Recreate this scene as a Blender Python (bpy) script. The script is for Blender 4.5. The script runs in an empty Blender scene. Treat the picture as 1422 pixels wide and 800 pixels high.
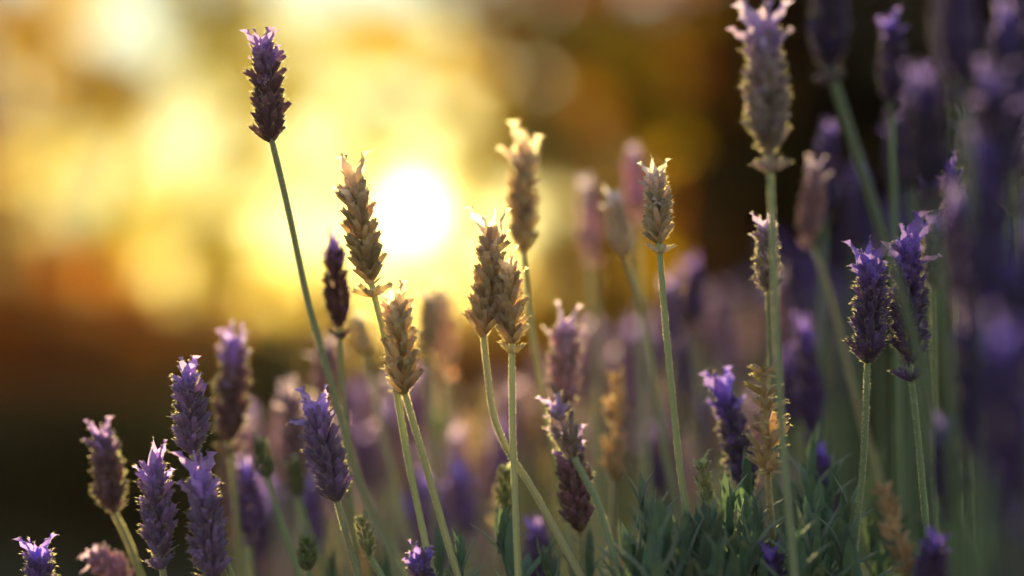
import bpy, math, random
import numpy as np
from mathutils import Vector, Matrix, Quaternion
random.seed(11); rng = np.random.default_rng(11)
R = math.radians
sc = bpy.context.scene
COL = sc.collection

# ------------------------------------------------------------------ camera
FOCAL, SENSOR, W, H = 50.0, 36.0, 1422.0, 800.0
FPX = FOCAL / SENSOR * W
CAMZ, PITCH = 0.62, R(3.0)
FOCUS = 0.62
cam = bpy.data.cameras.new('camera'); camo = bpy.data.objects.new('camera', cam); COL.objects.link(camo)
cam.lens = FOCAL; cam.sensor_width = SENSOR
cam.clip_start = 0.02; cam.clip_end = 5000
camo.location = (0, 0, CAMZ); camo.rotation_euler = (R(90) + PITCH, 0, 0)
cam.dof.use_dof = True; cam.dof.focus_distance = FOCUS; cam.dof.aperture_fstop = 1.4
sc.camera = camo
CP = Vector((0, 0, CAMZ))
FWD = Vector((0, math.cos(PITCH), math.sin(PITCH))); UP = Vector((0, -math.sin(PITCH), math.cos(PITCH))); RT = Vector((1, 0, 0))
def ray(px, py): return FWD + RT * ((px - W / 2) / FPX) + UP * ((H / 2 - py) / FPX)
def P(px, py, d): return CP + ray(px, py) * d
def PY(px, py, Y):                       # point on the ray at world depth Y
    r = ray(px, py); return CP + r * (Y / r.y)

# ------------------------------------------------------------------ sky and sun
SUN = ray(575, 297).normalized()
SUN_EL = math.asin(SUN.z); SUN_AZ = math.atan2(SUN.x, SUN.y)
world = bpy.data.worlds.new('World'); sc.world = world; world.use_nodes = True
nt = world.node_tree; nt.nodes.clear()
def N(t, typ, **kw):
    n = t.nodes.new(typ)
    for k, v in kw.items(): setattr(n, k, v)
    return n
wo = N(nt, 'ShaderNodeOutputWorld')
sky = N(nt, 'ShaderNodeTexSky', sky_type='NISHITA', sun_disc=False)
sky.sun_elevation = SUN_EL; sky.sun_rotation = SUN_AZ
sky.air_density = 1.45; sky.dust_density = 0.025; sky.ozone_density = 0.8
bg0 = N(nt, 'ShaderNodeBackground'); bg0.inputs[1].default_value = 0.105
nt.links.new(sky.outputs[0], bg0.inputs[0])
tc = N(nt, 'ShaderNodeTexCoord')
dot = N(nt, 'ShaderNodeVectorMath', operation='DOT_PRODUCT'); dot.inputs[1].default_value = SUN
nt.links.new(tc.outputs['Generated'], dot.inputs[0])
def aureole(expo, col, strength):        # golden ring of light round a low sun, even all round it
    p = N(nt, 'ShaderNodeMath', operation='POWER'); p.inputs[1].default_value = expo
    m = N(nt, 'ShaderNodeMath', operation='MAXIMUM'); m.inputs[1].default_value = 0
    nt.links.new(dot.outputs['Value'], m.inputs[0]); nt.links.new(m.outputs[0], p.inputs[0])
    s = N(nt, 'ShaderNodeMath', operation='MULTIPLY'); s.inputs[1].default_value = strength
    nt.links.new(p.outputs[0], s.inputs[0])
    b = N(nt, 'ShaderNodeBackground'); b.inputs[0].default_value = (*col, 1)
    nt.links.new(s.outputs[0], b.inputs[1]); return b
def disc(ang, col, strength):
    m = N(nt, 'ShaderNodeMath', operation='GREATER_THAN'); m.inputs[1].default_value = math.cos(R(ang))
    nt.links.new(dot.outputs['Value'], m.inputs[0])
    s = N(nt, 'ShaderNodeMath', operation='MULTIPLY'); s.inputs[1].default_value = strength
    nt.links.new(m.outputs[0], s.inputs[0])
    b = N(nt, 'ShaderNodeBackground'); b.inputs[0].default_value = (*col, 1)
    nt.links.new(s.outputs[0], b.inputs[1]); return b
acc = bg0
for b in (disc(0.75, (1.0, 0.9, 0.45), 2.6), aureole(2200, (1.0, 0.74, 0.10), 0.6), aureole(220, (1.0, 0.70, 0.06), 0.34)):
    a = N(nt, 'ShaderNodeAddShader'); nt.links.new(acc.outputs[0], a.inputs[0]); nt.links.new(b.outputs[0], a.inputs[1]); acc = a
nt.links.new(acc.outputs[0], wo.inputs[0])

sl = bpy.data.lights.new('sun', 'SUN'); sl.energy = 5.0; sl.angle = R(0.53); sl.color = (1.0, 0.79, 0.27)
so = bpy.data.objects.new('sun', sl); COL.objects.link(so)
so.rotation_euler = (-SUN).to_track_quat('-Z', 'Y').to_euler()
so.location = (0, 0, 8)
vs = sc.view_settings
vs.view_transform = 'Standard'; vs.look = 'None'; vs.gamma = 1.0; vs.exposure = 1.6; vs.use_curve_mapping = False
sc.render.engine = 'CYCLES'
cy = sc.cycles
cy.use_denoising = True; cy.use_adaptive_sampling = False
cy.max_bounces = 9; cy.diffuse_bounces = 6; cy.glossy_bounces = 2; cy.transmission_bounces = 4; cy.volume_bounces = 0; cy.transparent_max_bounces = 8
cy.sample_clamp_indirect = 4.0; cy.sample_clamp_direct = 0.0
cy.caustics_reflective = False; cy.caustics_refractive = False

# ------------------------------------------------------------------ helpers
def tag(o, label=None, cat=None, group=None, kind=None):
    if label: o['label'] = label
    if cat: o['category'] = cat
    if group: o['group'] = group
    if kind: o['kind'] = kind
    return o
def mesh(name, verts, faces, mat=None, smooth=True):
    me = bpy.data.meshes.new(name)
    me.from_pydata([tuple(v) for v in verts], [], faces)
    if mat: me.materials.append(mat)
    if smooth and len(me.polygons): me.polygons.foreach_set('use_smooth', [True] * len(me.polygons))
    me.update(); return me
def obj(name, me, parent=None, loc=None, rot=None, scale=None, color=None):
    o = bpy.data.objects.new(name, me); COL.objects.link(o)
    if parent: o.parent = parent
    if loc is not None: o.location = loc
    if rot is not None: o.rotation_mode = 'QUATERNION'; o.rotation_quaternion = rot
    if scale is not None: o.scale = scale
    if color is not None: o.color = (*color, 1)
    return o
def catmull(pts, n):
    out = []
    p = [pts[0] * 2 - pts[1]] + list(pts) + [pts[-1] * 2 - pts[-2]]
    for i in range(len(pts) - 1):
        a, b, c, d = p[i:i + 4]
        for k in range(n):
            t = k / n
            out.append(0.5 * ((2 * b) + (c - a) * t + (2 * a - 5 * b + 4 * c - d) * t * t + (3 * b - a - 3 * c + d) * t ** 3))
    out.append(pts[-1].copy()); return out
def tube_data(path, radii, sides=8, square=0.0, off=0):
    vs_, fs = [], []
    nrm = Vector((1, 0, 0)); n = len(path)
    for i, p in enumerate(path):
        t = (path[min(i + 1, n - 1)] - path[max(i - 1, 0)]).normalized()
        nrm = (nrm - t * nrm.dot(t)).normalized(); bi = t.cross(nrm)
        for k in range(sides):
            a = 2 * math.pi * k / sides
            r = radii[i] * (1 + square * math.cos(4 * a))
            vs_.append(p + nrm * (math.cos(a) * r) + bi * (math.sin(a) * r))
    for i in range(n - 1):
        for k in range(sides):
            k2 = (k + 1) % sides
            fs.append((off + i * sides + k, off + i * sides + k2, off + (i + 1) * sides + k2, off + (i + 1) * sides + k))
    fs.append(tuple(off + k for k in reversed(range(sides)))); fs.append(tuple(off + (n - 1) * sides + k for k in range(sides)))
    return vs_, fs

# ------------------------------------------------------------------ materials
def plant_mat(name, trans, sheen=0.3, vary=0.35, nscale=300, rough=0.75, tcol=(1.0, 0.85, 0.55), fixed=None, streak=False, tboost=1.6, spec=0.25, tmix=0.0):
    m = bpy.data.materials.new(name); m.use_nodes = True; t = m.node_tree; t.nodes.clear(); L = t.links.new
    out = N(t, 'ShaderNodeOutputMaterial')
    oi = N(t, 'ShaderNodeObjectInfo'); geo = N(t, 'ShaderNodeNewGeometry'); tx = N(t, 'ShaderNodeTexCoord')
    nz = N(t, 'ShaderNodeTexNoise'); nz.inputs['Scale'].default_value = nscale; nz.inputs['Detail'].default_value = 3
    if streak:
        mp = N(t, 'ShaderNodeMapping'); mp.inputs['Scale'].default_value = (1, 1, 0.06); L(tx.outputs['Object'], mp.inputs[0]); L(mp.outputs[0], nz.inputs['Vector'])
    else: L(tx.outputs['Object'], nz.inputs['Vector'])
    # brightness factor = 1 + vary*(island + noise - 1)
    ad = N(t, 'ShaderNodeMath', operation='ADD'); L(geo.outputs['Random Per Island'], ad.inputs[0]); L(nz.outputs['Fac'], ad.inputs[1])
    ad1 = N(t, 'ShaderNodeMath', operation='ADD'); L(ad.outputs[0], ad1.inputs[0]); L(oi.outputs['Random'], ad1.inputs[1])
    mr = N(t, 'ShaderNodeMapRange'); mr.inputs[1].default_value = 0.6; mr.inputs[2].default_value = 2.4
    mr.inputs[3].default_value = 1 - vary; mr.inputs[4].default_value = 1 + vary; L(ad1.outputs[0], mr.inputs[0])
    sc_ = N(t, 'ShaderNodeVectorMath', operation='SCALE')
    if fixed:
        rgb = N(t, 'ShaderNodeRGB'); rgb.outputs[0].default_value = (*fixed, 1); L(rgb.outputs[0], sc_.inputs[0])
    else: L(oi.outputs['Color'], sc_.inputs[0])
    L(mr.outputs[0], sc_.inputs['Scale'])
    pb = N(t, 'ShaderNodeBsdfPrincipled'); L(sc_.outputs[0], pb.inputs['Base Color'])
    pb.inputs['Roughness'].default_value = rough; pb.inputs['Specular IOR Level'].default_value = spec
    pb.inputs['Sheen Weight'].default_value = sheen; pb.inputs['Sheen Roughness'].default_value = 0.4
    bp = N(t, 'ShaderNodeBump'); bp.inputs['Strength'].default_value = 0.35; bp.inputs['Distance'].default_value = 0.0006
    L(nz.outputs['Fac'], bp.inputs['Height']); L(bp.outputs[0], pb.inputs['Normal'])
    tr = N(t, 'ShaderNodeBsdfTranslucent')
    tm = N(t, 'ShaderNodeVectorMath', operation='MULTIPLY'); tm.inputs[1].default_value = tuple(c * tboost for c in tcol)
    L(sc_.outputs[0], tm.inputs[0])
    tx_ = N(t, 'ShaderNodeMix', data_type='RGBA'); tx_.inputs[0].default_value = tmix; tx_.inputs[7].default_value = (.78, .70, .52, 1)
    L(tm.outputs[0], tx_.inputs[6]); L(tx_.outputs[2], tr.inputs['Color'])
    mx = N(t, 'ShaderNodeMixShader'); mx.inputs[0].default_value = trans
    L(pb.outputs[0], mx.inputs[1]); L(tr.outputs[0], mx.inputs[2]); L(mx.outputs[0], out.inputs[0])
    return m
M_CALYX = plant_mat('calyx', 0.55, 0.5, 0.5, 500, tboost=2.0, tcol=(1, .95, .85), tmix=0.30)
M_SUNGLOW = plant_mat('sunglow_calyx', 0.72, 0.4, 0.5, 500, tboost=1.7, tcol=(1, .95, .8), tmix=0.45)  # calyx copy for heads near the sun, golden glow built into it
M_BRACT = plant_mat('bract', 0.5, 0.3, 0.3, 250, tboost=1.5, tcol=(1, 1, .95), tmix=0.15)
M_STEM = plant_mat('stem', 0.12, 0.6, 0.2, 900, streak=True)
M_LEAF = plant_mat('lavender_leaf', 0.25, 0.6, 0.3, 400)
M_FUZZ = plant_mat('fuzz', 0.7, 0.0, 0.2, 50, fixed=(0.72, 0.68, 0.6), tboost=1.3, tcol=(1, .95, .8))
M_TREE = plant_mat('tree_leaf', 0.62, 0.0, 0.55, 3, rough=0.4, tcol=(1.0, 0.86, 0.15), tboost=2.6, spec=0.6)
M_BARK = plant_mat('bark', 0.0, 0.0, 0.3, 12, fixed=(0.07, 0.05, 0.035))
def ground_mat(name, c1, c2, scale):
    m = bpy.data.materials.new(name); m.use_nodes = True; t = m.node_tree; L = t.links.new
    pb = t.nodes['Principled BSDF']; tx = N(t, 'ShaderNodeTexCoord')
    nz = N(t, 'ShaderNodeTexNoise'); nz.inputs['Scale'].default_value = scale; nz.inputs['Detail'].default_value = 8; L(tx.outputs['Object'], nz.inputs['Vector'])
    cr = N(t, 'ShaderNodeValToRGB'); cr.color_ramp.elements[0].color = (*c1, 1); cr.color_ramp.elements[1].color = (*c2, 1)
    cr.color_ramp.elements[0].position = .35; cr.color_ramp.elements[1].position = .65
    L(nz.outputs['Fac'], cr.inputs[0]); L(cr.outputs[0], pb.inputs['Base Color']); pb.inputs['Roughness'].default_value = 0.95
    bp = N(t, 'ShaderNodeBump'); bp.inputs['Distance'].default_value = 0.03; L(nz.outputs['Fac'], bp.inputs['Height']); L(bp.outputs[0], pb.inputs['Normal'])
    return m
M_GROUND = ground_mat('lawn_ground', (0.022, 0.02, 0.010), (0.04, 0.034, 0.016), 4)
M_SOIL = ground_mat('bed_soil', (0.03, 0.02, 0.014), (0.07, 0.05, 0.035), 40)

# ------------------------------------------------------------------ ground
def sheet(name, x0, x1, y0, y1, nx, ny, zf, mat):
    v, f = [], []
    for j in range(ny + 1):
        for i in range(nx + 1):
            x = x0 + (x1 - x0) * i / nx; y = y0 + (y1 - y0) * j / ny; v.append((x, y, zf(x, y)))
    for j in range(ny):
        for i in range(nx):
            a = j * (nx + 1) + i; f.append((a, a + 1, a + nx + 2, a + nx + 1))
    return tag(obj(name, mesh(name, v, f, mat)), kind='structure')
sheet('ground', -400, 400, -400, 400, 2, 2, lambda x, y: 0.0, M_GROUND)
sheet('flower_bed', -1.6, 2.6, 0.1, 2.6, 60, 40, lambda x, y: 0.006 + 0.02 * (math.sin(x * 9 + y * 4) * math.sin(y * 11 - x * 3) * .5 + .5), M_SOIL)

# ------------------------------------------------------------------ trees and shrubs behind
def leaf_cloud(blobs, n, size, name, mat, origin=(0, 0, 0), clear=0, spray=False):
    """blobs: (centre, (rx,ry,rz), weight); leaf clumps spread through each blob"""
    wts = np.array([b[2] for b in blobs], float); wts /= wts.sum()
    V, F = [], []
    clumps = []
    nc = max(8, n // 60)
    which = rng.choice(len(blobs), nc, p=wts)
    if spray: nc = len(blobs); which = np.arange(nc)
    d = rng.normal(size=(nc, 3)); d /= np.linalg.norm(d, axis=1)[:, None]
    rad = rng.random(nc) ** 0.45 * (0 if spray else 1)
    C = np.array([tuple(b[0]) for b in blobs])[which] + d * rad[:, None] * np.array([b[1] for b in blobs])[which]
    cs = np.array([min(b[1]) for b in blobs])[which] * (0.45 if spray else 0.28)
    ci = rng.integers(0, nc, n)
    pos = C[ci] + rng.normal(size=(n, 3)) * cs[ci][:, None] * np.array([1, 1, .7])
    if clear:                            # leaves dropped along the line to the sun to let its light through
        rel = pos + np.array(tuple(origin)) - np.array(tuple(CP)); sd = np.array(tuple(SUN)); al = rel @ sd
        pos = pos[np.linalg.norm(rel - al[:, None] * sd, axis=1) > clear]; n = len(pos)
    a = rng.normal(size=(n, 3)); a /= np.linalg.norm(a, axis=1)[:, None]
    b = np.cross(a, rng.normal(size=(n, 3))); b /= np.linalg.norm(b, axis=1)[:, None]
    nn = np.cross(a, b)
    s = size * (0.6 + 0.8 * rng.random(n))[:, None]
    q = np.stack([pos - a * s, pos + b * s * .45 + nn * s * .15, pos + a * s, pos - b * s * .45 + nn * s * .15], 1).reshape(-1, 3)
    q[:, 2] = np.maximum(q[:, 2], 0.02)
    idx = np.arange(n)[:, None] * 4
    tri = np.concatenate([idx + np.array([[0, 1, 2]]), idx + np.array([[0, 2, 3]])], 1).reshape(-1, 3)
    me = bpy.data.meshes.new(name); me.vertices.add(len(q)); me.vertices.foreach_set('co', q.ravel())
    me.loops.add(tri.size); me.loops.foreach_set('vertex_index', tri.ravel())
    me.polygons.add(len(tri)); me.polygons.foreach_set('loop_start', np.arange(len(tri)) * 3); me.polygons.foreach_set('loop_total', np.full(len(tri), 3))
    me.materials.append(mat); me.update(calc_edges=True); me.validate(); return me, C
def tree(name, px, Y, blobs_px, n, size, color, label, cat, group, trunk_r=0.09, limbs=9, clear=0, spray=False):
    base = PY(px, 560, Y); base.z = 0
    root = obj(name, None, loc=base); tag(root, label, cat, group)
    blobs = [(PY(bx, by, Y + dy) - base, (rx, rx * 0.9, rz), rx * rz) for bx, by, dy, rx, rz in blobs_px]
    me, C = leaf_cloud(blobs, n, size, 'crown', M_TREE, base, clear, spray)
    o = obj('crown', me, root, color=color)
    top = max((b[0] for b in blobs), key=lambda v: v.z)
    v, f = [], []
    mid = Vector((top.x * .3, top.y * .3, top.z * .5))
    path = catmull([Vector((0, 0, -0.05)), mid, top], 6)
    a, b = tube_data(path, [trunk_r * (1 - .85 * i / (len(path) - 1)) * (1.25 if i == 0 else 1) for i in range(len(path))], 9)
    v += a; f += b
    for k in range(limbs):
        tgt = Vector(C[int(rng.integers(0, len(C)))]); s = path[2 + (k % (len(path) - 4))]
        lp = catmull([s, s.lerp(tgt, .5) + Vector((0, 0, -.05)), tgt], 4)
        a, b = tube_data(lp, [trunk_r * .35 * (1 - .8 * i / (len(lp) - 1)) for i in range(len(lp))], 6, off=len(v))
        v += a; f += b
    obj('trunk', mesh('trunk', v, f, M_BARK), root)
    return root
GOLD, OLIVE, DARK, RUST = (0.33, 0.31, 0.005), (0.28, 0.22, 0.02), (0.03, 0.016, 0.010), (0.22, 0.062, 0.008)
G1 = 'trees standing beyond the lavender bed'; G2 = 'low shrubs beyond the lavender bed'
# right-hand mass: tall trees behind; the added young tree shades the bed
tree('garden_tree', 1010, 10, [(970, 270, 0, .75, .8), (1000, 120, 0, .7, .9), (1030, 360, .3, .9, .8), (960, 0, 0, .9, .6), (800, -20, 0, .8, .4), (660, -20, 0, .7, .35), (880, 80, 0, .6, .5), (560, -50, 0, .4, .2), (740, 90, 0, .35, .35), (690, 30, 0, .4, .3), (930, 440, 0, .5, .4)], 5300, .10, RUST,
     'rusty leaved tree just right of the low sun, branch reaching above it', 'tree', G1)
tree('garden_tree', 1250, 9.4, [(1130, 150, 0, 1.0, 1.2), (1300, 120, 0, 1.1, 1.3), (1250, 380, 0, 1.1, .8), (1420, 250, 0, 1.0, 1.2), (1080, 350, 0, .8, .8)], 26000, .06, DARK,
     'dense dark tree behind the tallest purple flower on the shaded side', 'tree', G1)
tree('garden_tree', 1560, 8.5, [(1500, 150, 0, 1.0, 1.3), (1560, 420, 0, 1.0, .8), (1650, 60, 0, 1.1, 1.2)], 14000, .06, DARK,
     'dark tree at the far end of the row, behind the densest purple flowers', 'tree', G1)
tree('added_young_tree', 770, 5, [(750, 330, 0, .20, .24), (690, 300, 0, .10, .25), (685, 400, 0, .10, .15), (690, 190, 0, .10, .15), (720, 430, 0, .13, .14), (725, 160, 0, .17, .22), (800, 60, 0, .25, .2), (830, 250, 0, .26, .26), (850, 400, 0, .24, .24), (765, 455, 0, .2, .15), (700, 20, 0, .16, .12), (880, 130, 0, .22, .24)], 2100, .045, (.30, .22, .010),
     'slender golden-leaved young tree added before the sun to shade the purple clump', 'tree', G1, .02, 12)  # added to shade the right-hand flowers and glow gold beside the sun
tree('garden_tree', 230, 17, [(150, 330, 0, 1.4, .7), (300, 380, 0, 1.2, .5), (60, 230, 0, .8, .8), (400, 400, 0, .8, .35), (420, 120, 0, .6, .6), (430, 260, 0, .5, .5), (250, 330, 0, 1.4, .5), (180, 250, 0, 1.0, .6)], 2700, .10, GOLD,
     'sparse golden tree glowing against the brightest sky', 'tree', G1)
tree('garden_tree', 470, 17.5, [(480, 120, 0, .8, .8), (560, 60, 0, .8, .6), (390, 200, 0, .7, .7), (420, 50, 0, .8, .6), (620, 180, 0, .6, .7), (650, 230, 0, .4, .5), (745, 95, 0, .5, .6), (545, 165, 0, .5, .45), (575, 130, 0, .5, .4), (700, 200, 0, .4, .6), (300, 90, 0, .9, .8), (660, 120, 0, .5, .8), (500, 250, 0, .7, .7), (650, 300, 0, .4, .6), (560, 380, 0, .8, .3), (300, 230, 0, .8, .7)], 5300, .10, GOLD,
     'golden tree added to veil the bright sky, crown opened round the low sun', 'tree', G1, .07, 5, clear=.27)  # crown added to dim and yellow the overbright sky round the sun
tree('garden_tree', 60, 14, [(60, 90, 0, 1.0, .8), (220, 20, 0, .9, .5), (330, -30, 0, .8, .35), (-60, 250, 0, .9, .9), (470, 20, 0, .5, .4), (120, 170, 0, .7, .6), (30, 20, 0, .8, .6)], 2100, .10, OLIVE,
     'thin olive tree with wide sky gaps, farthest from the dark trees', 'tree', G1)
tree('garden_tree', -120, 11, [(-90, 150, 0, .55, .5), (-60, 320, 0, .5, .6), (-150, 0, 0, .7, .7)], 1400, .09, RUST,
     'brown tree edging into the bright sky far from the dark trees', 'tree', G1)
for px, Y, bl, n, lab in [(40, 11, [(30, 370, 0, .55, .35), (110, 400, 0, .5, .3), (-40, 430, 0, .5, .4)], 620, 'airy orange shrub added for glow at the edge of the bright sky'),
                         (230, 11.5, [(200, 430, 0, .55, .28), (300, 450, 0, .5, .25)], 420, 'airy orange shrub added for glow behind the brown shrub'),
                         (900, 7.5, [(920, 300, 0, .22, .5), (960, 160, 0, .25, .4), (930, 420, 0, .3, .3), (1000, 60, 0, .25, .3)], 700, 'tall airy orange shrub added for glow before the rusty tree')]:
    tree('added_orange_shrub', px, Y, bl, n, .08, (.20, .085, .010), lab, 'shrub', 'airy orange shrubs added for glow', .02, 7)  # added thin-leaved shrubs that let the backlight glow orange
SPR = [(716, 148), (822, 138), (846, 190), (762, 225), (640, 95), (702, 12), (856, 40), (915, 115), (525, 50), (780, 70), (900, 215), (800, 300), (960, 20), (690, 235)]  # added tree: sprays sit where round discs of blurred light should show
tree('added_young_tree', 845, 6.5, [(x, y, .12 * math.sin(k * 3), .10, .10) for k, (x, y) in enumerate(SPR)], 780, .042, (.46, .33, .010),
     'thin young tree added for its leaf sprays that blur into light discs', 'tree', G1, .018, 14, spray=True)
SPR = [(64, 368), (122, 445), (205, 470), (20, 430), (150, 380), (300, 470), (-40, 380)]  # added shrub: each spray stands in for an orange disc of light
tree('added_orange_shrub', 90, 7.2, [(x, y, .1 * math.sin(k * 3), .11, .11) for k, (x, y) in enumerate(SPR)], 330, .045, (.34, .14, .010),
     'spindly orange shrub added as blurred light discs over the dark bushes', 'shrub', 'airy orange shrubs added for glow', .015, 9, spray=True)
for k, (px, Y, bl, col, lab) in enumerate([
    (-60, 8.5, [(-60, 430, 0, .6, .45), (20, 500, 0, .6, .5), (-120, 520, 0, .6, .5)], RUST, 'rusty rounded shrub below the edge of the bright sky'),
    (180, 9.0, [(120, 470, 0, .65, .42), (230, 520, 0, .7, .45), (60, 540, 0, .6, .4)], RUST, 'brown shrub under the sparse golden tree'),
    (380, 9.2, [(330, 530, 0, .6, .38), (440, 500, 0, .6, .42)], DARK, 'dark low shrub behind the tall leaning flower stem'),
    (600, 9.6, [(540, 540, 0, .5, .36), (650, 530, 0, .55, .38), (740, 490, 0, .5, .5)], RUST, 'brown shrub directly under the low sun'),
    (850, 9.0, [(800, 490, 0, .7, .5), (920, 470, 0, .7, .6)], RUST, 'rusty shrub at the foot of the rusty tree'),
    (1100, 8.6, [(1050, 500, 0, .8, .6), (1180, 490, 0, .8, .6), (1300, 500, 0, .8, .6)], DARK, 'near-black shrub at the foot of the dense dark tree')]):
    tree('garden_shrub', px, Y, bl, 2600, .075, col, lab, 'shrub', G2, .03, 6)

G3 = 'low dark bushes added to darken the lawn'  # near-black bushes added to cover the lawn with shade
for px, Y, w, lab in [(-130, 5.0, .62, 'added dark bush under the rusty rounded shrub'), (90, 4.6, .60, 'added dark bush behind the lone brownish lavender'), (300, 5.0, .58, 'added dark bush behind the yellow-rimmed lavender'),
                      (480, 5.3, .52, 'added dark bush behind the leaning stem'), (690, 5.2, .55, 'added dark bush under the golden tree'), (900, 5.0, .66, 'added dark bush under the rusty tree'),
                      (1130, 4.8, .72, 'added dark bush behind the tall thick stem'), (1370, 4.6, .78, 'added dark bush behind the purple clump')]:
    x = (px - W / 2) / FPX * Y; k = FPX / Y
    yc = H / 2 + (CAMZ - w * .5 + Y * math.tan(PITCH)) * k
    tree('added_dark_bush', px, Y, [(px, yc, 0, .38, w * .36), (px - 90, yc + 15, .1, .3, w * .32), (px + 90, yc + 10, -.1, .3, w * .33)], 5200, .03, (.03, .022, .014), lab, 'bush', G3, .02, 6)

# ------------------------------------------------------------------ lavender pieces
def petal_mesh(name, nl, nw, wprof, curl, cup, mat, teeth=0.0, wav=0.0):
    v, f = [], []
    for i in range(nl + 1):
        s = i / nl; w = wprof(s)
        for j in range(nw + 1):
            u = j / nw * 2 - 1
            e = teeth * (1 if i % 2 else -1) if abs(u) > .99 and 0 < i < nl else 0
            v.append((u * (w + e), -cup * (1 - u * u) * w * 1.0 + curl * s * s + wav * math.sin(s * 9 + u * 2) * .03 * abs(u), s))
    for i in range(nl):
        for j in range(nw):
            a = i * (nw + 1) + j; f.append((a, a + 1, a + nw + 2, a + nw + 1))
    return mesh(name, v, f, mat)
def calyx_mesh(k):                      # ribbed toothed cup, unit length along z, bends outward (-y is outward)
    r = random.Random(k); v, f = [], []; S = 6
    rings = [(0, .05), (.22, .14), (.55, .18), (.82, .15), (1.0, .12)]
    bend = .10 + .12 * r.random()
    for i, (z, rr) in enumerate(rings):
        for s in range(S):
            a = 2 * math.pi * s / S
            zz = z + (0.16 * (s % 2) + (.12 if s == 4 else 0)) * (i == 4) + r.uniform(-.02, .02)
            fl = rr * (1.25 if i == 4 and s % 2 else 1)
            v.append((math.cos(a) * fl, math.sin(a) * fl - bend * z * z, zz))
    for i in range(4):
        for s in range(S):
            s2 = (s + 1) % S; f.append((i * S + s, i * S + s2, (i + 1) * S + s2, (i + 1) * S + s))
    v.append((0, -bend * .6, .72)); c = len(v) - 1
    for s in range(S): f.append((4 * S + s, 4 * S + (s + 1) % S, c))
    return mesh('calyx', v, f, M_CALYX)
CALYX = [calyx_mesh(k) for k in range(5)]
SCALE = [petal_mesh('bract_scale', 5, 3, lambda s: .30 * math.sin(math.pi * min(1, s * .9 + .12)) ** .8 * (1 - s ** 3), -.18 - .12 * k, .5, M_CALYX) for k in range(3)]
PETAL = [petal_mesh('petal', 7, 3, lambda s, q=q: (.15 + .02 * (q % 3)) * (math.sin(math.pi * min(1, s * .75 + .25)) ** .7) * (1 - s ** (2.2 + .5 * (q % 2))) + .02 * (1 - s), -.06 - .11 * (q % 4), .5, M_BRACT, wav=2.2 + q) for q in range(6)]
def floret_mesh(k):                     # five rounded lobes round a short tube
    v, f = [(0, 0, -.35)], []
    for i in range(5):
        a = i * 1.2566 + k; w = .5; o = len(v); Lb = 1.0 if i != 2 else 1.3
        for da, rr, zz in ((-w, .35, .0), (-w * .8, .85 * Lb, .25), (0, 1.05 * Lb, .15 + .1 * (i % 2)), (w * .8, .85 * Lb, .25), (w, .35, .0)):
            v.append((math.cos(a + da) * rr, math.sin(a + da) * rr, zz))
        f += [(0, o, o + 4), (o, o + 1, o + 3, o + 4), (o + 1, o + 2, o + 3)]
    return mesh('floret', v, f, M_BRACT)
FLORET = [floret_mesh(k) for k in range(2)]
LEAF = [petal_mesh('leaf', 9, 2, lambda s: .088 * (math.sin(math.pi * min(1, s * .8 + .18)) ** .5) * (1 - s ** 8) * 1.15, -.30 + .3 * k, -.5, M_LEAF, teeth=.009) for k in range(3)]

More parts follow.
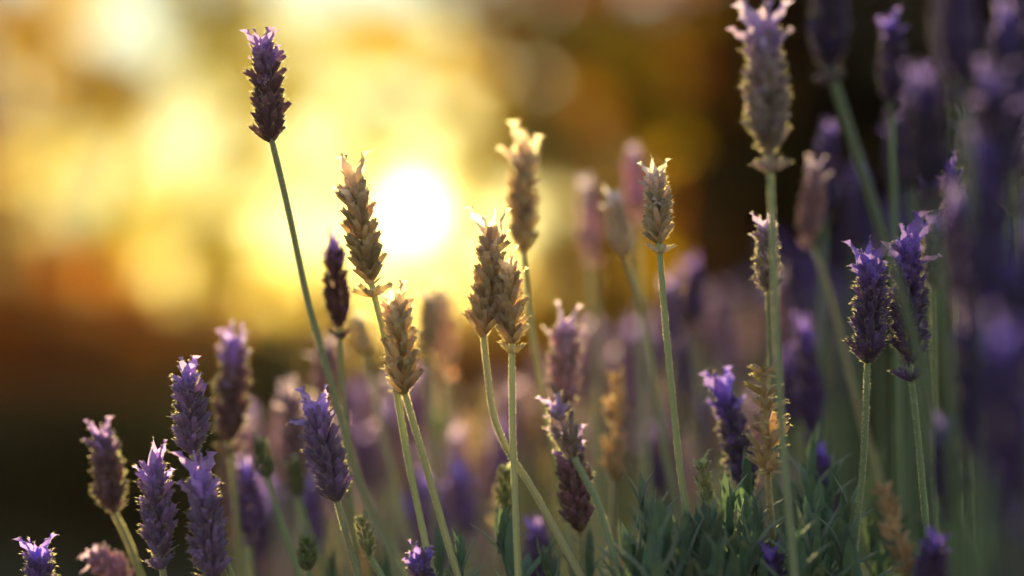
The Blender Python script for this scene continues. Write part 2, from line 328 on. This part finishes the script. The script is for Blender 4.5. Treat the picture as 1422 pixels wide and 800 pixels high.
def rprof(t, slim=1.0):
    xs = [0, .05, .16, .35, .6, .8, 1.0]; ys = [.42, .76, .97, 1.0, .86, .66, .46]
    return float(np.interp(t, xs, ys))
def pieces(L, wd, style, r):
    """(kind, variant, loc, quat, scale, t) of one flower head in its own frame, z up the head, real metres"""
    out = []
    dried, bud = style == 'dried', style == 'bud'
    body = L * (.80 if not bud else .85)
    if dried: body = L * .93
    nwh = max(3, int(round(body / (.0038 if not dried else .0060) * r.uniform(.9, 1.1))))
    R0 = wd / 2; taper = r.uniform(-.12, .12); notch = r.randrange(1, max(2, nwh - 3)) if r.random() < .6 else -1
    bx, by = r.uniform(-.1, .1) * L, r.uniform(-.1, .1) * L        # a head is seldom quite straight
    def axis(z): q = (z / L) * (1 - z / L) * 1.6; return Vector((bx * q, by * q, z))
    for i in range(nwh):
        t = (i + .15) / nwh; z = t * body * .95 + r.uniform(-.15, .15) * body / nwh; rr = R0 * rprof(t) * (1 + taper * (t - .5)) * r.uniform(.92, 1.08)
        if i == notch: rr *= .82
        m = 10 if not bud else 6
        if dried: m = 6
        cl = min(.0080, L * .175) * (1.1 - .25 * t) * (1.05 if not dried else .95)
        ph = r.random() * 6
        gap = dried and r.random() < .25 and i > 0
        for k in range(m):
            if (gap and r.random() < .7) or r.random() < .06: continue
            a = ph + 2 * math.pi * (k + r.uniform(-.35, .35)) / m
            tilt = R(r.uniform(12, 42) if not dried else r.uniform(20, 60)) * (1 if not bud else .6)
            d = Vector((math.sin(a), -math.cos(a), 0)); s = cl * r.uniform(.72, 1.25)
            rb = max(rr - s * math.sin(tilt) * .9, R0 * .12)
            q = Quaternion((0, 0, 1), a + r.uniform(-.3, .3)) @ Quaternion((1, 0, 0), tilt)
            out.append(('calyx', r.randrange(5), d * rb + axis(z + r.uniform(-.0012, .0012)), q, (s, s, s), t))
        for k in range(4 if not bud else 3):
            if r.random() < .12: continue
            a = ph + .4 + 2 * math.pi * (k + r.uniform(-.3, .3)) / 4
            tilt = R(r.uniform(22, 50) if not dried else r.uniform(40, 80)); s = cl * r.uniform(.55, .9)
            d = Vector((math.sin(a), -math.cos(a), 0))
            q = Quaternion((0, 0, 1), a + r.uniform(-.3, .3)) @ Quaternion((1, 0, 0), tilt)
            out.append(('scale', r.randrange(3), d * max(rr - s * math.sin(tilt) * .95, R0 * .15) + axis(z - cl * .1), q, (s, s, s), t))
        if style == 'fresh' and .1 < t < .85 and r.random() < .45:      # an open corolla here and there
            a = r.random() * 6.28; d = Vector((math.sin(a), -math.cos(a), 0)); s = .0021 * r.uniform(.8, 1.2)
            q = Quaternion((0, 0, 1), a) @ Quaternion((1, 0, 0), R(r.uniform(50, 85)))
            out.append(('floret', r.randrange(2), d * (rr + .0006) + axis(z + cl * .6), q, (s, s, s), 1))
    if style == 'fresh' and r.random() < .35:                        # detached lower whorl
        for k in range(7):
            a = 2 * math.pi * (k + r.uniform(-.3, .3)) / 7; d = Vector((math.sin(a), -math.cos(a), 0)); s = min(.0075, L * .16) * r.uniform(.8, 1.1)
            q = Quaternion((0, 0, 1), a) @ Quaternion((1, 0, 0), R(r.uniform(30, 58)))
            out.append(('calyx', r.randrange(5), d * .0008 + Vector((0, 0, -L * .12)), q, (s, s, s), 0))
    npet = {'dried': 0, 'bud': 3}.get(style, r.choice((8, 9, 10)))
    for k in range(npet):
        ring = k % 2
        a = 2 * math.pi * (k + r.uniform(-.4, .4)) / npet + .3
        s = L * (.35 if ring else .25) * r.uniform(.75, 1.1)
        z0 = body * (.88 if ring else .80) + r.uniform(-.03, .02) * L
        tilt = R(r.uniform(1, 14) if ring else r.uniform(12, 40))
        d = Vector((math.sin(a), -math.cos(a), 0))
        q = Quaternion((0, 0, 1), a + r.uniform(-.4, .4)) @ Quaternion((1, 0, 0), tilt)
        out.append(('petal', r.randrange(6), d * R0 * (.12 if ring else .3) + axis(z0), q, (s, s, s), 1))
    return out
LIB = {'calyx': CALYX, 'scale': SCALE, 'petal': PETAL, 'floret': FLORET}
NAMES = {'calyx': 'calyx', 'scale': 'bract', 'petal': 'petal', 'floret': 'floret'}
def core_mesh(L, wd, style):
    path = [Vector((0, 0, L * t)) for t in (-.03, .0, .1, .3, .55, .75, .84)]
    return tube_data(path, [wd * .5 * k for k in (.14, .22, .28, .28, .24, .18, .08)], 8)
def joined(pcs, kinds):
    v, f = [], []
    for kd, vi, loc, q, s, t in pcs:
        if kd not in kinds: continue
        me = LIB[kd][vi]; o = len(v); mt = q.to_matrix()
        for vv in me.vertices: v.append(mt @ (vv.co * s[0]) + loc)
        for p in me.polygons: f.append(tuple(o + i for i in p.vertices))
    return v, f
JOIN = {}
def joined_template(style, variant):    # unit-length heads shared by the blurred flowers
    key = (style, variant)
    if key not in JOIN:
        r = random.Random(hash(key[1]) + len(style) * 7); L, wd = .05, .0155
        pcs = pieces(L, wd, style, r)
        cv, cf = core_mesh(L, wd, style); v, f = joined(pcs, ('calyx', 'scale')); o = len(v)
        v += cv; f += [tuple(o + i for i in q) for q in cf]
        pv, pf = joined(pcs, ('petal', 'floret'))
        JOIN[key] = (mesh('flower_spike', v, f, M_CALYX), mesh('petal_tuft', pv, pf, M_BRACT) if pv else None)
    return JOIN[key]

PAL = {  # calyx, bract scale, petal, stem
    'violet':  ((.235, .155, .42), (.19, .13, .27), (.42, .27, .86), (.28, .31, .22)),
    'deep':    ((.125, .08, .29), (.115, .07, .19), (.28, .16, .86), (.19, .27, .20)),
    'maroon':  ((.19, .10, .175), (.18, .105, .125), (.38, .23, .74), (.26, .28, .17)),
    'pink':    ((.44, .29, .46), (.38, .27, .34), (.60, .44, .80), (.42, .44, .31)),
    'amber':   ((.60, .48, .42), (.54, .44, .36), (.70, .60, .66), (.42, .43, .27)),  # veil of low sunlight put into these paler, warmer colours
    'cream':   ((.50, .43, .40), (.45, .39, .31), (.66, .58, .72), (.31, .36, .24)),
    'grey':    ((.30, .25, .35), (.29, .26, .26), (.46, .34, .80), (.24, .33, .25)),
    'shaded_deep':   ((.085, .058, .24), (.085, .055, .15), (.17, .105, .62), (.15, .22, .17)),  # shade over the right-hand clump put into darker purples
    'tan':     ((.44, .35, .29), (.52, .43, .365), (.4, .3, .3), (.33, .28, .21)),
    'green':   ((.24, .29, .19), (.29, .33, .22), (.36, .40, .31), (.24, .33, .22)),
}
def fuzz_mesh(pts_dirs, length, r):
    v, f = [], []
    for p, d in pts_dirs:
        s = d.cross(Vector((r.uniform(-1, 1), r.uniform(-1, 1), r.uniform(-1, 1)))).normalized() * .0001
        d2 = (d + Vector((r.uniform(-.5, .5), r.uniform(-.5, .5), r.uniform(-.5, .5)))).normalized() * length * r.uniform(.6, 1.3)
        o = len(v); v += [p - s, p + s, p + d2]; f.append((o, o + 1, o + 2))
    return mesh('fuzz', v, f, M_FUZZ, False)
def jit(c, r, a=.12):
    k = 1 + r.uniform(-a, a); return tuple(max(0, x * k * (1 + r.uniform(-.06, .06))) for x in c)
count = [0]
def flower(tip, base, stem, d, w, pal, label, group, style='fresh', detail=2, d2=None, name='lavender_flower', srad=None, cat='lavender flower', dtip=None):
    count[0] += 1; r = random.Random(count[0] * 31)
    T = P(*tip, dtip or d); B = P(*base, d)
    ax = T - B; L = ax.length; ax.normalize()
    wd = w / FPX * d * .71
    d2 = d if d2 is None else d2
    n = len(stem)
    pts = [B + ax * L * .02] + [P(x, y, d + (d2 - d) * (i + 1) / n) for i, (x, y) in enumerate(stem)]
    if len(pts) == 1: pts.append(B - ax * .03 - Vector((0, 0, .02)))
    e = pts[-1]; dr = pts[-1] - pts[-2]; dr = dr / max(-dr.z, 1e-4) if dr.z < 0 else Vector((0, 0, -1))
    lim = min(1, 1.1 / max(1e-6, math.hypot(dr.x, dr.y))); dr = Vector((dr.x * lim, dr.y * lim, -1))
    p1 = e + dr * min(.09, e.z * .3); p2 = p1 + Vector((dr.x * .55, dr.y * .55, -1)) * (p1.z * .45); p3 = Vector((p2.x + dr.x * .2 * p2.z, p2.y + dr.y * .2 * p2.z, -.01))
    pts += [p1, p2, p3]
    rootp = pts[-1].copy(); rootp.z = 0
    root = obj(name, None, loc=rootp); tag(root, label, cat, group)
    cC, cS, cP, cSt = PAL[pal]
    path = catmull(list(reversed([p - rootp for p in pts])), 7 if detail else 4)
    sr = srad or (.00125 if style != 'bud' else .0011)
    nn = len(path)
    a, b = tube_data(path, [sr * (1.25 - .35 * i / (nn - 1)) for i in range(nn)], 12 if detail else 6, .16 if detail else 0)
    obj('stem', mesh('stem', a, b, M_STEM), root, color=jit(cSt, r))
    quat = ax.to_track_quat('Z', 'Y') @ Quaternion((0, 0, 1), r.random() * 6)
    hl = B - rootp
    if detail == 2:
        cv, cf = core_mesh(L, wd, style)
        sp = obj('flower_spike', mesh('flower_spike', cv, cf, M_CALYX), root, hl, quat, color=jit(cC, r))
        pcs = pieces(L, wd, style, r)
        for kd, vi, loc, q, s, t in pcs:
            c = {'calyx': cC, 'scale': cS, 'petal': cP, 'floret': tuple(x * .85 for x in cP)}[kd]
            if kd in ('calyx', 'scale') and r.random() < .10: c = (c[0] * .8 + .06, c[1] * .8 + .035, c[2] * .55)   # withered
            if kd == 'calyx' and style == 'fresh':      # upper calyces keep more violet
                m = max(0, (t - .55) / .45) * .55; c = tuple(x * (1 - m) + y * m for x, y in zip(cC, cP))
            o = obj(NAMES[kd], LIB[kd][vi], sp, loc, q, s, jit(c, r, .28))
            if pal == 'amber': o.material_slots[0].link = 'OBJECT'; o.material_slots[0].material = M_SUNGLOW
        pd = []
        for kd, vi, loc, q, s, t in pcs:
            mt = q.to_matrix()
            for _ in range(28):
                vtx = LIB[kd][vi].vertices[r.randrange(len(LIB[kd][vi].vertices))]
                p_ = mt @ (vtx.co * s[0]) + loc; pd.append((p_, Vector((p_.x, p_.y, .0012)).normalized()))
        o = obj('fuzz', fuzz_mesh(pd, .0015, r), sp); o['kind'] = 'stuff'
        pd = []
        for i in range(2600):
            q_ = r.random(); u = (.45 + .55 * q_) * (nn - 1); i0 = min(int(u), nn - 2); p_ = path[i0].lerp(path[i0 + 1], u - i0)
            tt = (path[i0 + 1] - path[i0]).normalized()
            rd = tt.cross(Vector((r.uniform(-1, 1), r.uniform(-1, 1), r.uniform(-1, 1)))).normalized()
            pd.append((p_ + rd * sr * .9, rd))
        o = obj('stem_fuzz', fuzz_mesh(pd, .0008, r), root); o['kind'] = 'stuff'
    else:
        st, tu = joined_template(style, count[0] % 4)
        s = (wd / .0155, wd / .0155, L / .05)
        obj('flower_spike', st, root, hl, quat, s, jit(cC, r))
        if tu and style != 'dried': obj('petal_tuft', tu, root, hl, quat, s, jit(cP, r))
    return root

GF = 'flower stems in the sharp row'; GM = 'softly blurred flower stems beside the sharp row'; GN = 'flower stems close to the lens'; GB = 'blurred flowers deep in the bed'
F = flower
# ---- sharp row (individual calyces, bracts and petals)
F((361, 42), (377, 195), [(400, 290), (428, 420), (462, 540), (503, 680), (552, 785)], .62, 44, 'maroon', 'tallest lone lavender on a long leaning stem against bright sky', GF, d2=.55)
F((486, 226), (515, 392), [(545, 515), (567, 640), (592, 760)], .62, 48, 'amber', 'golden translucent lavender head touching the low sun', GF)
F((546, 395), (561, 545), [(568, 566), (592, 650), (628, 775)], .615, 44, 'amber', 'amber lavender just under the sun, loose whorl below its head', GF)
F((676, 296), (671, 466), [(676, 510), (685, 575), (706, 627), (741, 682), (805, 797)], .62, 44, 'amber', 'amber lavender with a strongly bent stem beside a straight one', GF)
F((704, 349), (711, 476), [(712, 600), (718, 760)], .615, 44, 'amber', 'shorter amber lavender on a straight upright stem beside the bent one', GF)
F((768, 550), (797, 636), [(830, 700), (858, 790)], .60, 48, 'grey', 'half-opened grey lavender head with tall pale bracts on a bent stem', GF)
F((790, 592), (806, 738), [(808, 780)], .64, 48, 'maroon', 'dark maroon lavender head behind the half-opened grey one', GF)
F((904, 223), (915, 338), [(926, 470), (942, 630), (957, 740)], .62, 43, 'cream', 'cream lavender head on a tall clean stem against brown trees', GF)
F((1060, 6), (1069, 214), [(1076, 400), (1086, 600), (1102, 785)], .575, 64, 'grey', 'big grey-violet lavender with star of violet bracts, tallest thick stem', GF)
F((1057, 298), (1067, 403), [(1071, 520)], .64, 32, 'grey', 'narrow pale lavender head tucked behind the thick tall stem', GF, d2=.66)
F((1057, 484), (1066, 656), [(1068, 690), (1074, 750)], .61, 62, 'tan', 'dried straw-brown lavender head with open papery bracts', GF, style='dried')
F((1202, 340), (1205, 502), [(1199, 640), (1184, 792)], .62, 50, 'deep', 'deep purple lavender with violet crown on a straight green stem', GF)
F((1262, 306), (1263, 505), [(1276, 620), (1290, 770)], .63, 52, 'deep', 'tall deep purple lavender crossed by a blurred green stem', GF)
F((1303, 296), (1297, 402), [(1298, 520)], .66, 34, 'deep', 'thin dark lavender head close behind the tall deep purple one', GF)
F((1402, 152), (1412, 300), [(1420, 450), (1424, 620)], .62, 48, 'grey', 'grey-tipped lavender at the outer end of the dense purple clump', GF)
F((1405, 452), (1424, 590), [(1426, 700)], .63, 46, 'deep', 'dark lavender head half out of view below the grey-tipped one', GF)
F((1320, 218), (1330, 320), [(1328, 480), (1330, 600)], .65, 40, 'deep', 'bright violet lavender tip peeking above the blurred purple heads', GF)
F((252, 498), (267, 630), [(285, 700), (318, 790)], .62, 50, 'violet', 'rim-lit violet lavender with spiky glowing bracts before dark shade', GF)
F((214, 617), (222, 772), [(227, 800)], .62, 50, 'violet', 'violet lavender with pale yellow crown, beside the rim-lit one', GF)
F((277, 632), (294, 806), [(296, 850)], .61, 54, 'violet', 'violet lavender with one pink glowing bract, its base cut off below', GF)
F((50, 748), (62, 870), [(70, 920)], .62, 50, 'deep', 'lone violet lavender tip poking up before near-black shade', GF)
F((437, 542), (468, 695), [(480, 740), (497, 800)], .615, 56, 'violet', 'mauve lavender beside the long leaning stem, ragged violet crown', GF)
F((500, 708), (513, 773), [(530, 800)], .61, 28, 'green', 'small green unopened bud below the mauve lavender', GF, style='bud', name='lavender_bud')
F((972, 630), (981, 694), [(990, 740)], .62, 32, 'green', 'pale green bud rising from the leafy shoots', GF, style='bud', name='lavender_bud')
F((578, 752), (582, 860), [(584, 900)], .61, 46, 'deep', 'vivid violet crown cut off below, under the amber lavenders', GF)
F((1136, 614), (1150, 720), [(1152, 800)], .68, 40, 'deep', 'blue-violet head low among upright leafy shoots', GF, detail=1)
F((993, 525), (1040, 684), [(1052, 760)], .655, 46, 'deep', 'purple lavender leaning toward the dried brown head', GF)
# ---- soft heads near the sharp row
for t, b, s, d, w, pal, lab, *kw in [
    ((462, 322), (471, 455), [(478, 570), (490, 720)],   .67, 44, 'maroon', 'brown lavender silhouette left of the sun-touching golden one'),
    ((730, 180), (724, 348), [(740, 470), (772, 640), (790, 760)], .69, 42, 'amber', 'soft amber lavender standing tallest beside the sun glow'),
    ((787, 430), (780, 575), [(786, 660), (795, 780)], .68, 48, 'pink', 'soft pink-violet lavender above the half-opened grey head'),
    ((851, 260), (869, 356), [(900, 470), (918, 600), (940, 720)], .71, 40, 'cream', 'soft cream lavender on a thick curved stem beside the sharp cream one'),
    ((876, 203), (884, 300), [(890, 420), (895, 600)], .80, 38, 'pink', 'blurred lilac tip above the soft cream lavender'),
    ((812, 243), (820, 355), [(828, 480), (836, 650)], .82, 36, 'pink', 'blurred lilac head against orange tree light'),
    ((1131, 220), (1120, 332), [(1150, 400), (1190, 560)], .72, 40, 'pink', 'soft purple lavender with pink glowing tip before the dark tree'),
    ((325, 454), (319, 612), [(326, 690), (335, 790)], .69, 48, 'maroon', 'soft lavender with strong yellow rim light on both sides'),
    ((136, 588), (158, 712), [(178, 752), (196, 800)], .66, 46, 'maroon', 'lone brownish lavender with orange rim before black shade'),
    ((120, 765), (175, 800), [(200, 830)], .66, 50, 'pink', 'pink-violet head lying low, cut off below'),
    ((423, 738), (428, 792), [(432, 830)], .645, 34, 'green', 'plump green bud under the mauve lavender', 'bud'),
    ((402, 527), (412, 655), [(420, 780)], .73, 48, 'pink', 'blurred pink lavender left of the leaning stem'),
    ((358, 602), (370, 664), [(384, 705), (404, 770)], .68, 32, 'green', 'soft green bud on a slanted stem beside the yellow-rimmed lavender', 'bud'),
    ((408, 630), (414, 690), [(430, 740)], .70, 30, 'green', 'soft pale bud in front of the blurred pink lavender', 'bud'),
    ((338, 636), (346, 745), [(350, 800)], .70, 46, 'violet', 'soft pink-topped lavender beside the slanted-stem bud'),
    ((702, 640), (704, 712), [(708, 790)], .655, 34, 'green', 'round green bud behind the straight amber stem', 'bud'),
    ((860, 492), (852, 668), [(850, 780)], .69, 44, 'tan', 'soft dried tan lavender between the pink and cream stems', 'dried'),
    ((743, 715), (745, 830), [(746, 880)], .70, 52, 'violet', 'soft violet crown low between two amber stems'),
    ((1067, 757), (1074, 860), [(1076, 900)], .60, 44, 'deep', 'violet tip low in front of the leafy shoots'),
    ((1222, 656), (1262, 796), [(1270, 850)], .58, 46, 'tan', 'dried brown lavender drooping low beside the deep purple stems', 'dried'),
    ((1306, 740), (1290, 830), [(1290, 880)], .57, 54, 'deep', 'vivid blue-violet crown low under the dense purple clump'),
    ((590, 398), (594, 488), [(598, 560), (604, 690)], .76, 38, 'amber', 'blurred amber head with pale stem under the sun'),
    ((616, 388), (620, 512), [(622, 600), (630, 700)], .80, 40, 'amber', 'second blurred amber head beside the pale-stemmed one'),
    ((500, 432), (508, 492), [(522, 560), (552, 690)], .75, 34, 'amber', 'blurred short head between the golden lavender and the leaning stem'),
    ((452, 470), (456, 560), [(470, 680)], .76, 50, 'pink', 'blurred lilac head crossed by the leaning stem'),
    ((700, 662), (690, 740), [(692, 800)], .72, 34, 'tan', 'soft brown withered head beside the round green bud', 'dried'),
    ((1112, 440), (1128, 600), [(1132, 720)], .74, 44, 'deep', 'soft purple-brown head between the tall thick stem and the deep purple one'),
    ((1090, 480), (1100, 590), [(1108, 700)], .80, 40, 'deep', 'blurred blue-violet head beside the tall thick stem'),
]:
    F(t, b, s, d, w, pal, lab, GM, style=kw[0] if kw else 'fresh', detail=2 if t in ((325, 454), (136, 588), (730, 180), (787, 430)) else 1, name='lavender_bud' if kw and kw[0] == 'bud' else 'lavender_flower')
# ---- close to the lens, right-hand side
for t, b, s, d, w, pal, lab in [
    ((1143, -60), (1152, 96), [(1192, 220), (1232, 345), (1272, 480), (1300, 600)], .535, 62, 'shaded_deep', 'dark lavender head on a thick pale stem crossing the purple clump'),
    ((1325, -90), (1332, 118), [(1350, 300), (1370, 500)], .475, 70, 'shaded_deep', 'large blurred purple head high in the clump'),
    ((1278, 95), (1292, 270), [(1310, 450), (1330, 700)],   .48, 72, 'shaded_deep', 'large blurred violet-topped head in the clump'),
    ((1240, 150), (1262, 260), [(1280, 400), (1300, 640)], .80, 60, 'shaded_deep', 'blurred dull purple head at the near side of the clump'),
    ((1330, 262), (1346, 445), [(1356, 560), (1372, 760)], .50, 62, 'shaded_deep', 'blurred violet head in the middle of the clump'),
    ((1395, 440), (1402, 700), [(1406, 800)], .42, 84, 'shaded_deep', 'very blurred dark violet head closest to the lens'),
    ((1312, 575), (1322, 710), [(1328, 800)], .52, 52, 'shaded_deep', 'blurred violet head low in the clump'),
    ((1380, 130), (1388, 300), [(1392, 500)], .76, 56, 'shaded_deep', 'blurred dark purple head behind the grey-tipped one'),
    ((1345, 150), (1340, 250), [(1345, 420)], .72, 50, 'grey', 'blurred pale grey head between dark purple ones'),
    ((1400, -60), (1410, 70), [(1418, 300)], .70, 56, 'shaded_deep', 'blurred purple head at the top of the clump'),
    ((1408, 690), (1414, 860), [(1416, 900)], .47, 70, 'shaded_deep', 'blurred violet head lowest in the clump'),
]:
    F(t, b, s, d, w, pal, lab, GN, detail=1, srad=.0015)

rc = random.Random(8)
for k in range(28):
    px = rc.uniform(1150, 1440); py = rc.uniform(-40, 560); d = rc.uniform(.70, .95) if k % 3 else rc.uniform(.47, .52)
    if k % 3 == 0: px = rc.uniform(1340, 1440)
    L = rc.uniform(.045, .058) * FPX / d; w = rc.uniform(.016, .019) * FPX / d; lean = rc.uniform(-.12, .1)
    F((px, py), (px - lean * L, py + L), [(px - lean * L * 1.5, py + L + 120), (px - lean * L * 2, py + L + 300)], d, w, 'shaded_deep', 'blurred dark violet head crowded in the shaded purple clump', 'crowded heads of the purple clump', detail=1, srad=.0014)

rd = random.Random(3)
for k in range(14):
    px = 330 + 23 * k + rd.uniform(-8, 8); py = rd.uniform(560, 700) if k % 3 else rd.uniform(520, 600); d = rd.uniform(.74, .92)
    bud = k % 5 == 2; L = (rd.uniform(.040, .052) if not bud else .022) * FPX / d; w = (.0165 if not bud else .010) * FPX / d; lean = rd.uniform(-.15, .2)
    pal = 'green' if bud else ('pink', 'violet', 'violet')[k % 3]
    F((px, py), (px + lean * L, py + L), [(px + lean * L * 1.8, py + L + 80), (px + lean * L * 2.6, py + L + 180)], d, w, pal, {'green': 'soft green bud', 'pink': 'soft pinkish lavender', 'violet': 'soft violet lavender'}[pal] + ' standing low just behind the mauve lavender and leaning stem',
      'soft low heads behind the leaning stem, ' + pal, style='bud' if bud else 'fresh', detail=1, name='lavender_bud' if bud else 'lavender_flower')

# ---- flowers deeper in the bed
DEEP_LAB = {'pink': 'blurred pinkish lilac lavender', 'violet': 'blurred violet lavender', 'deep': 'blurred dark purple lavender',
            'shaded_deep': 'blurred dark blue-violet lavender', 'tan': 'blurred dried tan lavender', 'amber': 'blurred warm amber lavender'}
rb = random.Random(5)
TOPX = [0, 250, 330, 430, 520, 700, 900, 1000, 1100, 1250, 1422, 1600]
TOPY = [800, 760, 620, 520, 490, 470, 380, 330, 300, 200, 160, 150]
nb = 0
while nb < 185:
    px = rb.uniform(290, 1440) if nb % 2 else rb.uniform(360, 1060); d = rb.uniform(.84, 1.5)
    top = float(np.interp(px, TOPX, TOPY))
    py = top + abs(rb.gauss(0, 1)) * 150 + rb.uniform(0, 60)
    if py > 760: continue
    L = rb.uniform(.038, .056) * FPX / d; w = rb.uniform(.013, .017) * FPX / d
    lean = rb.uniform(-.14, .14)
    pal = rb.choices(['pink', 'violet', 'deep', 'tan', 'amber'], [5, 4, .8, 1, 1.4] if px < 1050 else [.3, 3, 6, .6, 0])[0]
    if px > 1180 and pal in ('deep', 'violet'): pal = 'shaded_deep'
    zone = ('the long leaning stem', 'the amber lavenders', 'the cream lavenders', 'the tall thick stem', 'the purple clump')[sum(px > q for q in (500, 800, 1000, 1200))]
    far = 'far' if d > 1.3 else 'some way'
    F((px, py), (px - lean * L, py + L), [(px - lean * L * 1.6, py + L + 90), (px - lean * L * 2.2, py + L + 220)], d, w, pal, f'{DEEP_LAB[pal]}, {far} behind {zone}', f'{GB}, {pal}, {far} behind {zone}', style='dried' if pal == 'tan' else 'fresh', detail=0, srad=.0014)
    nb += 1

# ------------------------------------------------------------------ leafy shoots
def shoot(tip, d, length, lean, label, nl=10, color=(.12, .20, .19)):
    r = random.Random(int(tip[0] * 7 + tip[1])); T = P(*tip, d)
    B = T - Vector((lean * length, r.uniform(-.2, .2) * length, length))
    base = Vector((B.x - lean * .05, B.y, 0))
    root = obj('lavender_shoot', None, loc=base); tag(root, label, 'leafy shoot', 'leafy shoots ' + label.split('leaves ')[1])
    pth = catmull([Vector((0, 0, -.01)), (B - base) * .6 + Vector((0, 0, .0)), B - base, T - base - Vector((0, 0, .006))], 6)
    a, b = tube_data(pth, [.0014 * (1.3 - .7 * i / (len(pth) - 1)) for i in range(len(pth))], 6)
    obj('stem', mesh('stem', a, b, M_STEM), root, color=(.13, .18, .1))
    for i in range(nl):
        t = i / (nl - 1); p = (B - base).lerp(T - base - Vector((0, 0, .006)), t)
        for k in range(2):
            an = i * R(90) + k * math.pi + r.uniform(-.35, .35)
            tilt = R((62 - 50 * t) + r.uniform(-10, 10)); s = (.030 - .011 * t ** 2) * r.uniform(.8, 1.15)
            q = Quaternion((0, 0, 1), an) @ Quaternion((1, 0, 0), tilt)
            obj('leaf', LEAF[r.randrange(3)], root, p, q, (s, s, s), jit(color, r, .25))
SH = 'grey-green leafy lavender shoot with narrow toothed leaves'
for tip, d, ln, lean in [((890, 690), .64, .05, -.2), ((918, 712), .61, .05, .1), ((945, 745), .60, .045, -.1), ((1012, 692), .62, .05, .05), ((1040, 668), .64, .055, .15), ((985, 735), .60, .05, -.2),
                         ((1055, 715), .60, .05, .3), ((1125, 628), .66, .065, -.05), ((1160, 660), .65, .06, .2), ((1178, 705), .63, .05, .35), ((1130, 725), .60, .05, .1),
                         ((870, 755), .60, .04, -.2), ((1095, 690), .67, .05, .0)] + [((905 + 24 * k, 728 + 28 * ((k * 5) % 3)), .585 + .02 * ((k * 3) % 4), .05, .25 * math.sin(k * 2.1)) for k in range(12)]:
    shoot(tip, d, ln, lean, SH + ' at the foot of the thick tall stem')
for tip, d, ln, lean in [((690, 735), .64, .05, -.4), ((640, 775), .62, .04, .2), ((610, 765), .68, .05, 0), ((760, 770), .64, .05, -.2), ((820, 770), .66, .05, .1), ((540, 780), .7, .05, .1), ((460, 785), .7, .05, -.1)]:
    shoot(tip, d, ln, lean, SH + ' under the amber lavenders')
for tip, d, ln, lean in [((1250, 720), .7, .06, .1), ((1210, 745), .66, .05, -.2), ((1330, 720), .72, .06, .1), ((1385, 690), .75, .06, -.1), ((1290, 660), .8, .06, 0), ((1410, 620), .85, .07, 0), ((1220, 650), .8, .06, .1), ((1350, 600), .95, .07, 0)]:
    shoot(tip, d, ln, lean, SH + ' deep under the purple clump', color=(.10, .165, .14))

# leaf mass of the bed below the shoots
def foliage():
    n = 9000
    x = rng.uniform(-.75, 1.5, n); y = rng.uniform(.46, 2.3, n)
    top = .40 + .07 * np.clip((x / y + .05) / .25, -1, 1) + .03 * np.sin(x * 14 + 1) * np.sin(y * 11) + .05 * np.clip((y - .7), 0, .8)
    top -= .22 * np.clip((-x / y - .12) / .1, 0, 1)
    z = top - .12 * rng.random(n) ** 1.5
    pos = np.stack([x, y, z], 1)
    a = rng.normal(size=(n, 3)) * .7 + np.array([0, 0, .9]); a /= np.linalg.norm(a, axis=1)[:, None]
    b = np.cross(a, rng.normal(size=(n, 3))); b /= np.linalg.norm(b, axis=1)[:, None]
    nn = np.cross(a, b); s = .019 * (.6 + .7 * rng.random(n))[:, None]
    q = np.stack([pos, pos + a * s * .5 + b * s * .09, pos + a * s + nn * s * .2, pos + a * s * .5 - b * s * .09], 1).reshape(-1, 3)
    me = bpy.data.meshes.new('lavender_foliage')
    idx = np.arange(n)[:, None] * 4
    me.from_pydata(q.tolist(), [], (idx + np.array([[0, 1, 2, 3]])).tolist()); me.materials.append(M_LEAF); me.update()
    o = obj('lavender_foliage', me, color=(.075, .11, .06)); tag(o, 'grey-green mass of narrow lavender leaves filling the bed', 'foliage', kind='stuff')
foliage()

# ------------------------------------------------------------------ haze: thin evening air lit by the low sun
def haze():
    bpy.context.view_layer.update()
    ztop = max((o.matrix_world @ Vector(c)).z for o in sc.objects if o.type == 'MESH' for c in o.bound_box) + .3
    x = 402; v = [(a * x, b * x, z) for z in (-1.0, ztop) for a, b in ((-1, -1), (1, -1), (1, 1), (-1, 1))]
    f = [(3, 2, 1, 0), (4, 5, 6, 7), (0, 1, 5, 4), (1, 2, 6, 5), (2, 3, 7, 6), (3, 0, 4, 7)]
    m = bpy.data.materials.new('haze'); m.use_nodes = True; t = m.node_tree; t.nodes.clear()
    out = N(t, 'ShaderNodeOutputMaterial'); pv = N(t, 'ShaderNodeVolumePrincipled')
    pv.inputs['Color'].default_value = (.95, .93, .9, 1); pv.inputs['Density'].default_value = HAZE_DENSITY; pv.inputs['Anisotropy'].default_value = HAZE_G
    t.links.new(pv.outputs[0], out.inputs['Volume'])
    o = obj('haze', mesh('haze', v, f, m, False)); tag(o, 'thin golden evening haze in the air', 'haze', kind='stuff')
HAZE_DENSITY, HAZE_G = .0002, .8
haze()
